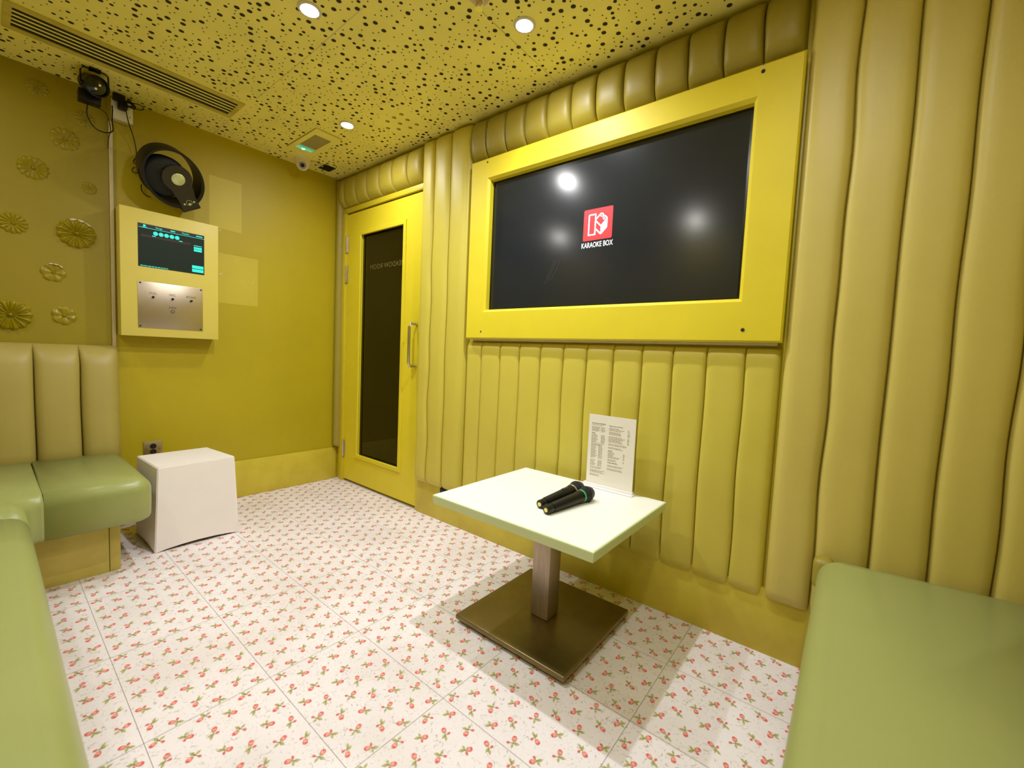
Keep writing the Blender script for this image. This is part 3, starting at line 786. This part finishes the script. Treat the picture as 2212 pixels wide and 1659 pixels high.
# ------------------------------------------------------------------ wiring and sockets on the back wall
bm = bmesh.new(); bx(bm, .0006, .012, -1.243, -1.2275, .90, 2.135, .0015)
c = Vector((0, -1.235, .98)); o = obj('cable_trunking', bm, M['plasterw'], None, 40, rel=c); o.location = c
tag(o, 'thin white vertical cable trunking down the wall from the socket', 'cable trunking')
t = base('wall_socket', (0, -1.19, 2.19), 'white mains socket box just below the ceiling', 'socket'); SL = t.location
bm = bmesh.new(); bx(bm, .0006, .034, -1.233, -1.153, 2.142, 2.245, .003); obj('back_box', bm, M['plasterw'], t, 40, rel=SL)
bm = bmesh.new(); bx(bm, .0342, .042, -1.235, -1.151, 2.144, 2.243, .003); fp = obj('face_plate', bm, M['white'], t, 40, rel=SL)
bm = bmesh.new(); bx(bm, .0421, .045, -1.171, -1.158, 2.205, 2.222, .001); obj('rocker_switch', bm, M['white'], t, 40, rel=SL)
bm = lathe([(.0035, 0), (.0035, .001), (0, .0012)], 10, MX(.0422, -1.162, 2.175)); obj('screw', bm, M['steel'], t, 40, rel=SL)
t = base('power_adapter', (.06, -1.19, 2.2), 'black plug adapter with coiled leads in the wall socket', 'power adapter'); AL = t.location
bm = bmesh.new(); bx(bm, .046, .085, -1.215, -1.178, 2.19, 2.235, .006); bx(bm, .046, .075, -1.2335, -1.185, 2.228, 2.262, .005); obj('plug_body', bm, M['black'], t, 40, rel=AL)
bm = bmesh.new()
for k in range(4):
    tube([(.075+.004*k+.018*math.cos(a+k), -1.185+.022*math.cos(a)+.006*k, 2.222+.016*math.sin(a)) for a in [2*PI*i/18 for i in range(19)]], .0022, 6, bm)
tube([(.07, -1.175, 2.235), (.08, -1.13, 2.242), (.085, -1.115, 2.226), (.08, -1.135, 2.215), (.07, -1.17, 2.222)], .0022, 6, bm, smooth_n=5)
obj('coiled_lead', bm, M['black'], t, 60, rel=AL)
bm = tube([(.07, -1.183, 2.19), (.05, -1.170, 2.14), (.03, -1.150, 2.09), (.02, -1.137, 2.03), (.02, -1.137, 1.99), (.02, -1.148, 1.962), (.03, -1.143, 1.95), (.04, -1.125, 1.947)], .0024, 8, smooth_n=6)
speaker_cord = bm

# stage lamp under the ceiling
t = base('stage_lamp', (.2, -1.318, HC), 'small black can stage lamp on a yoke under the ceiling', 'stage lamp'); PL = t.location
ax = Vector((.80, .18, -.36)).normalized(); pc = Vector((.215, -1.3165, 2.200))
MMp = axisM(pc, ax)
MMp = MMp @ Matrix.Scale(1.14, 4)
bm = lathe([(0, -.075), (.026, -.075), (.033, -.068), (.035, -.03), (.037, .012), (.040, .016), (.040, .026), (.036, .027), (.035, .02)], 32, MMp, cap=False); obj('lamp_can', bm, M['black'], t, 40, rel=PL)
bm = lathe([(0, .024), (.015, .0225), (.034, .018), (.0352, .0195)], 28, MMp, cap=False); obj('lens', bm, M['lens'], t, 60, rel=PL)
for q in ((.006, .008), (-.004, -.010)):
    bm = lathe([(0, .027), (.0042, .026), (.0042, .020)], 12, MMp @ Matrix.Translation((q[0], q[1], 0)), cap=False); obj('lamp_diode', bm, M['acrylic'], t, 60, rel=PL)
bm = tube([(.215, -1.365, 2.197), (.222, -1.366, 2.245), (.227, -1.358, 2.260), (.23, -1.32, 2.262), (.23, -1.283, 2.262), (.226, -1.272, 2.255), (.215, -1.268, 2.197)], .0035, 8)
bx(bm, .215, .245, -1.338, -1.298, 2.2585, 2.2665); obj('yoke', bm, M['black'], t, 40, rel=PL)
for s in (-1, 1):
    y = pc.y+s*.047
    bm = lathe([(.0075, -.007), (.0085, -.003), (.0085, .006), (0, .0062)], 12, axisM((.214, y, 2.196), (0, s, 0))); obj('knob', bm, M['black'], t, 40, rel=PL)
bm = bmesh.new(); bx(bm, .125, .175, -1.368, -1.290, 2.132, 2.186, .003); obj('driver_box', bm, M['black'], t, 40, rel=PL)
bm = tube([(.15, -1.335, 2.13), (.15, -1.338, 2.08), (.14, -1.315, 2.035), (.12, -1.275, 2.03), (.09, -1.239, 2.06), (.075, -1.238, 2.11), (.08, -1.237, 2.16), (.075, -1.237, 2.19)], .0026, 8, smooth_n=6)
obj('power_cord', bm, M['black'], t, 60, rel=PL); bm = bmesh.new()
tube([(.15, -1.30, 2.13), (.13, -1.265, 2.115), (.10, -1.248, 2.06), (.04, -1.247, 2.04), (.018, -1.2475, 1.99)], .0018, 6, bm, smooth_n=5)
obj('power_cord', bm, M['black'], t, 60, rel=PL)

# headphone-shaped speaker
ax = Vector((.84, .10, -.48)).normalized(); sc_ = Vector((.160, -1.012, 1.893))
Ms = axisM(sc_, ax)     # local z towards the viewer, local y up the wall, local x to the right (+y world)
Mroll = Ms
t = base('headphone_speaker', (.02, -1.0, 1.92), 'black oval headphone-shaped speaker with pale disc hung on the wall', 'speaker'); HL = t.location
obj('power_cord', speaker_cord, M['black'], t, 60, rel=HL)
tilt = math.radians(-50)    # long axis runs from upper left to lower right
def ov(th, a=.156, b_=.132, c=(0, 0)):
    u, v = a*math.cos(th), b_*math.sin(th)
    return (c[0]+u*math.cos(tilt)-v*math.sin(tilt), c[1]+u*math.sin(tilt)+v*math.cos(tilt))
bm = bmesh.new(); N = 64; rings = []
for i in range(N):
    th = 2*PI*i/N; w = .030+.010*math.cos(th+2.2)   # wider band at the lower left
    th_in = .010+.009*(.5+.5*math.cos(th))**2
    o_, in_ = ov(th), ov(th, .156-th_in, .132-th_in)
    ob, ib = ov(th, .152, .128), ov(th, .152-th_in, .128-th_in)
    rings.append([bm.verts.new(Mroll @ Vector(p)) for p in ((o_[0], o_[1], .033), (in_[0], in_[1], .033), (ib[0], ib[1], -.080), (ob[0], ob[1], -.080), (ob[0]*1.02, ob[1]*1.02, -.06), (o_[0]*1.005, o_[1]*1.005, .026))])
for i in range(N):
    A_, B_ = rings[i], rings[(i+1) % N]
    for k in range(6): bm.faces.new((A_[k], A_[(k+1) % 6], B_[(k+1) % 6], B_[k]))
obj('headband', bm, M['black'], t, 40, rel=HL)
cup = (-.012, -.006)
MC = Mroll @ Matrix.Translation((cup[0]-.022, cup[1]-.004, 0))
bm = lathe([(.045, -.075), (.098, -.060), (.106, -.015), (.100, .008), (.085, .020), (0, .022)], 40, MC); obj('ear_cup', bm, M['blackmat'], t, 50, rel=HL)
def kp(P): return P
plate = []
r0, kc = .068, (.008, .010)
dv = Vector((math.cos(math.radians(-56)), math.sin(math.radians(-56)))); nv = Vector((-dv.y, dv.x))
for k in range(25):
    a = math.radians(-56+48+264*k/24); plate.append((kc[0]+r0*math.cos(a), kc[1]+r0*math.sin(a)))
for s, wd in ((.085, -.046), (.105, -.041), (.15, -.042), (.168, -.044), (.168, .044), (.15, .042), (.105, .041), (.085, .046)):
    p = Vector(kc)+dv*s+nv*wd; plate.append((p.x, p.y))
bm = prism(plate, .026, .040, Mroll); obj('face_arm', bm, M['dkbrown'], t, 40, rel=HL)
bm = lathe([(0, .0425), (.028, .0425), (.031, .0402)], 32, Mroll @ Matrix.Translation((kc[0]+.004, kc[1]-.002, 0)), cap=False); obj('badge_disc', bm, M['silverdisc'], t, 40, rel=HL)
for s, wd, rr_ in ((.132, -.024, .0048), (.138, .000, .0062), (.132, .024, .0048)):
    p = Vector(kc)+dv*s+nv*wd
    bm = lathe([(rr_, .0402), (rr_, .043), (0, .0432)], 16, Mroll @ Matrix.Translation((p.x, p.y, 0))); obj('button', bm, M['silverdisc'], t, 40, rel=HL)
bm = bmesh.new(); p = Vector(kc)+dv*.131
lathe([(.0135, .0405), (.0148, .0405)], 24, Mroll @ Matrix.Translation((p.x, p.y, 0)), bm, 0, False)
obj('dial_mark', bm, M['silverdisc'], t, None, rel=HL)
bm = bmesh.new(); p = Vector(kc)+dv*.17
bmesh.ops.create_cube(bm, size=1); bmesh.ops.transform(bm, matrix=Mroll @ Matrix.Translation((p.x-.004, p.y+.006, -.002)) @ Matrix.Rotation(math.radians(-56), 4, 'Z') @ Matrix.Diagonal((.030, .088, .066, 1)), verts=bm.verts)
obj('hinge_block', bm, M['dkbrown'], t, None, rel=HL)
bm = tube([(.012, -1.14, 1.935), (.012, -1.153, 1.922), (.012, -1.147, 1.905), (.012, -1.13, 1.91)], .0022, 6, smooth_n=4)
obj('lead_loop', bm, M['black'], t, None, rel=HL); bm = bmesh.new()
tube([(.012, -1.115, 1.855), (.012, -1.115, 1.825), (.012, -1.098, 1.802), (.012, -1.075, 1.80)], .0024, 6, bm, smooth_n=4)
obj('lead_loop', bm, M['black'], t, None, rel=HL); bm = bmesh.new()
bx(bm, .0006, .09, -1.03, -.99, 1.88, 1.92)
obj('wall_hook', bm, M['black'], t, None, rel=HL)

# microphone wall plate behind the stool
t = base('wall_plate_outlet', (0, -1.0775, .36), 'small steel audio wall plate with two black sockets above the white stool', 'wall socket'); XL = t.location
bm = bmesh.new(); bx(bm, .0006, .006, -1.119, -1.036, .330, .433, .001); obj('plate', bm, M['steel'], t, 40, rel=XL)
for z in (.404, .372):
    bm = lathe([(.0150, 0), (.0150, .002), (.012, .003), (.012, .0012), (0, .0012)], 20, MX(.0061, -1.0775, z), cap=False); obj('audio_socket', bm, M['blackmat'], t, 40, rel=XL)
for y in (-1.108, -1.048):
    bm = lathe([(.0035, 0), (.0035, .0012), (0, .0014)], 10, MX(.0061, y, .388)); obj('screw', bm, M['bronze'], t, 40, rel=XL)
# dark cable clip seen under the padded panel, left of the table
bm = bmesh.new(); bx(bm, 1.236, 1.330, .014, .0304, .180, .208, .003)
c = Vector((1.28, .03, .19)); o = obj('cable_clip', bm, M['blackmat'], None, 40, rel=c); o.location = c
tag(o, 'small black block on the skirting under the padding, left of the table', 'cable box')

# ------------------------------------------------------------------ ceiling fittings
t = base('air_vent', (.41, -1.19, HC), 'long slotted yellow air vent in the ceiling above the flower wall', 'vent'); GL = t.location
x0, x1, y0, y1 = .302, .522, -1.600, -.785
bm = bmesh.new()
for a in ((x0, x0+.030, y0, y1), (x1-.030, x1, y0, y1), (x0+.03, x1-.03, y0, y0+.022), (x0+.03, x1-.03, y1-.022, y1)): bx(bm, a[0], a[1], a[2], a[3], HC-.006, HC-.0006)
obj('vent_frame', bm, mat('dusty_vent_paint', (176, 158, 66), .6, rgb2=(206, 190, 86), scale=14), t, None, rel=GL)
bm = bmesh.new(); bx(bm, x0+.028, x1-.028, y0+.02, y1-.02, HC-.0015, HC-.0008); obj('vent_opening', bm, M['blackmat'], t, None, rel=GL)
nsl = 4; wv = (x1-x0-.06)
for i in range(nsl):
    xc = x0+.03+wv*(i+1)/(nsl+1)
    bm = bmesh.new(); bx(bm, xc-.0052, xc+.0052, y0+.022, y1-.022, HC-.0036, HC-.0018); obj('vent_blade', bm, M['ceil'], t, None, rel=GL)

t = base('emergency_light', (.41, -.37, HC), 'flush ceiling emergency light panel with green glow at one end', 'emergency light'); EL = t.location
bm = bmesh.new()
for a in ((.222, .275, -.447, -.291), (.530, .600, -.447, -.291), (.275, .530, -.447, -.418), (.275, .530, -.318, -.291)): bx(bm, a[0], a[1], a[2], a[3], HC-.005, HC-.0008)
bx(bm, .604, .607, -.447, -.291, HC-.0012, HC-.0006, mi=1); bx(bm, .222, .604, -.450, -.4475, HC-.0012, HC-.0006, mi=1)
obj('light_frame', bm, [M['ceil'], M['joint']], t, None, rel=EL)
bm = bmesh.new(); bx(bm, .276, .529, -.417, -.319, HC-.004, HC-.0012); obj('diffuser', bm, M['diff'], t, None, rel=EL)
mg = bpy.data.materials.new('green_glow_fade'); mg.use_nodes = True; nt = mg.node_tree; b = nt.nodes['Principled BSDF']
b.inputs['Base Color'].default_value = lin((140, 132, 92))+(1,)
tcx = nt.nodes.new('ShaderNodeTexCoord'); sp = nt.nodes.new('ShaderNodeSeparateXYZ'); nt.links.new(tcx.outputs['Generated'], sp.inputs[0])
rp = nt.nodes.new('ShaderNodeValToRGB'); rp.color_ramp.elements[0].position = 0; rp.color_ramp.elements[0].color = (.02, .62, .28, 1); rp.color_ramp.elements[1].position = 1; rp.color_ramp.elements[1].color = (0, 0, 0, 1)
nt.links.new(sp.outputs[0], rp.inputs[0]); nt.links.new(rp.outputs[0], b.inputs['Emission Color']); b.inputs['Emission Strength'].default_value = .9
bm = bmesh.new(); bx(bm, .2762, .345, -.4168, -.3192, HC-.0045, HC-.0041); obj('glow_band', bm, mg, t, None, rel=EL, label='green glowing end of the panel')
bm = lathe([(0, 0), (.011, 0), (.011, .0008), (0, .001)], 16, MDOWN(.283, -.372, HC-.0046), cap=False); obj('indicator', bm, M['led'], t, None, rel=EL)

t = base('security_camera', (.125, -.303, HC), 'cream dome security camera on the ceiling near the far corner', 'security camera'); CL = t.location
cc = Vector((.125, -.303, HC))
bm = lathe([(0, 0), (.050, 0), (.051, -.008), (.049, -.012), (.047, -.0125)], 36, Matrix.Translation(cc), cap=False); obj('mounting_ring', bm, M['white'], t, 40, rel=CL)
mcam = mat('cream_plastic', (226, 212, 172), .4)
bm = lathe([(.0475, -.012), (.0478, -.020), (.046, -.034), (.040, -.048), (.030, -.058), (.016, -.064), (0, -.066)], 36, Matrix.Translation(cc), cap=False); obj('dome_housing', bm, mcam, t, 60, rel=CL)
dv3 = (Vector((3.1134, -1.6827, 1.0149))-(cc+Vector((0, 0, -.036)))).normalized(); dv3 = (dv3+Vector((0, .0, -.10))).normalized()
ME = axisM(cc+Vector((0, 0, -.038)), dv3)
bm = lathe([(.030, .020), (.036, .028), (.034, .036), (.026, .042), (.024, .040)], 32, ME, cap=False); obj('eyeball', bm, mcam, t, 50, rel=CL)
bm = lathe([(.0245, .0405), (.018, .0395), (.0165, .0425), (.013, .043)], 28, ME, cap=False); obj('led_ring', bm, mat('lilac_grey', (150, 142, 150), .3), t, 40, rel=CL)
bm = lathe([(.0130, .0428), (.0125, .0455), (.007, .0445), (0, .046)], 24, ME, cap=False); obj('camera_lens', bm, M['lens'], t, 40, rel=CL)
# open square hole in the ceiling with dark lining
bm = bmesh.new(); bx(bm, .082, .178, -.176, -.096, HC-.004, HC-.0008, .001)
bx(bm, .10, .16, -.16, -.112, HC-.0075, HC-.004)
c = Vector((.13, -.136, HC)); o = obj('ceiling_outlet', bm, M['blackmat'], None, None, rel=c); o.location = c
tag(o, 'black square outlet in the ceiling right of the security camera', 'ceiling outlet')
bm = tube([(.145, -.255, HC-.004), (.17, -.235, HC-.012), (.165, -.21, HC-.008), (.15, -.185, HC-.010), (.14, -.172, HC-.006)], .004, 8, smooth_n=5)
c = Vector((.15, -.22, HC)); o = obj('camera_lead', bm, M['plasterw'], None, 60, rel=c); o.location = c
tag(o, 'short dusty lead between the security camera and the black outlet', 'cable')

# sprinkler head at the top edge
t = base('sprinkler_head', (1.985, -.555, HC), 'pale ceiling sprinkler head at the top edge of the picture', 'sprinkler'); WL = t.location
bm = lathe([(0, 0), (.036, 0), (.034, -.006), (.016, -.009), (.012, -.016), (0, -.016)], 28, Matrix.Translation(WL), cap=False); obj('escutcheon', bm, mat('pink_beige', (206, 178, 150), .4), t, 40, rel=WL)
bm = tube([(1.973, -.555, HC-.015), (1.971, -.555, HC-.032), (1.985, -.555, HC-.04), (1.999, -.555, HC-.032), (1.997, -.555, HC-.015)], .0022, 6, smooth_n=3); obj('frame_arm', bm, M['chrome'], t, 40, rel=WL)
bm = lathe([(0, -.040), (.014, -.040), (.014, -.0415), (0, -.042)], 18, Matrix.Translation(WL), cap=False); obj('deflector', bm, M['chrome'], t, 40, rel=WL)

# downlights
def downlight(loc, label):
    r = base('downlight', loc, label, 'ceiling light', 'recessed ceiling spotlights')
    bm = lathe([(.0425, -.0006), (.0425, -.003), (.040, -.0055), (.032, -.006), (.029, -.0035), (.029, -.0006)], 36, cap=False); obj('trim_ring', bm, M['trimring'], r, 40)
    bm = lathe([(0, -.0042), (.0288, -.0042)], 32, cap=False); obj('lamp_face', bm, M['lamp'], r, None)
    return r
dl = downlight((LIGHTS[0][0], LIGHTS[0][1], HC), 'glowing recessed spotlight nearest the top left, above the room centre')
LB = ['glowing recessed spotlight above the television frame', 'glowing recessed spotlight beside the emergency light, near the door',
      'recessed spotlight over the corner bench by the flower wall', 'recessed spotlight over the middle of the left bench',
      'unseen recessed spotlight over the end bench near the television', 'unseen recessed spotlight added over the end bench at the left wall']  # both end-bench spots are unseen, there to help light the room
for (x, y), lb in zip(LIGHTS[1:], LB): dup(dl, (x, y, HC), lb)

# ------------------------------------------------------------------ light sources
POW = [42, 50, 19, 0.6, 2, 15, 0.6]
for (x, y), pw in zip(LIGHTS, POW):
    l = bpy.data.lights.new('downlight_beam', 'SPOT'); l.energy = pw; l.color = (.94, 1, 1.08)
    l.spot_size = math.radians(156); l.spot_blend = 1; l.shadow_soft_size = .016
    o = bpy.data.objects.new('downlight_beam', l); COL.objects.link(o); o.location = (x, y, HC-.012)
w = bpy.data.worlds.new('room_world'); sc.world = w; w.use_nodes = True
w.node_tree.nodes['Background'].inputs[0].default_value = (.6, .6, .55, 1); w.node_tree.nodes['Background'].inputs[1].default_value = .2

# ------------------------------------------------------------------ camera
yaw, pitch, roll = 2.2465, -.0667, .0445
f = Vector((math.cos(pitch)*math.cos(yaw), math.cos(pitch)*math.sin(yaw), math.sin(pitch)))
r = f.cross(Vector((0, 0, 1))).normalized(); u = r.cross(f)
r, u = r*math.cos(roll)+u*math.sin(roll), u*math.cos(roll)-r*math.sin(roll)
cam = bpy.data.cameras.new('room_camera'); co = bpy.data.objects.new('room_camera', cam); COL.objects.link(co)
cam.sensor_width = 36; cam.lens = 920.6*36/2212; cam.clip_start = .02
co.matrix_world = Matrix(((r.x, u.x, -f.x, 3.1134), (r.y, u.y, -f.y, -1.6827), (r.z, u.z, -f.z, 1.0149), (0, 0, 0, 1)))
cam.dof.use_dof = True; cam.dof.focus_distance = 2.3; cam.dof.aperture_fstop = 3.2
sc.camera = co
sc.view_settings.view_transform = 'Standard'; sc.view_settings.look = 'None'
sc.view_settings.exposure = 0; sc.view_settings.gamma = 1.07
sc.cycles.max_bounces = 8; sc.cycles.diffuse_bounces = 5; sc.cycles.glossy_bounces = 3
sc.cycles.use_adaptive_sampling = True; sc.cycles.adaptive_threshold = .04
sc.cycles.caustics_reflective = False; sc.cycles.caustics_refractive = False
sc.cycles.sample_clamp_indirect = 6
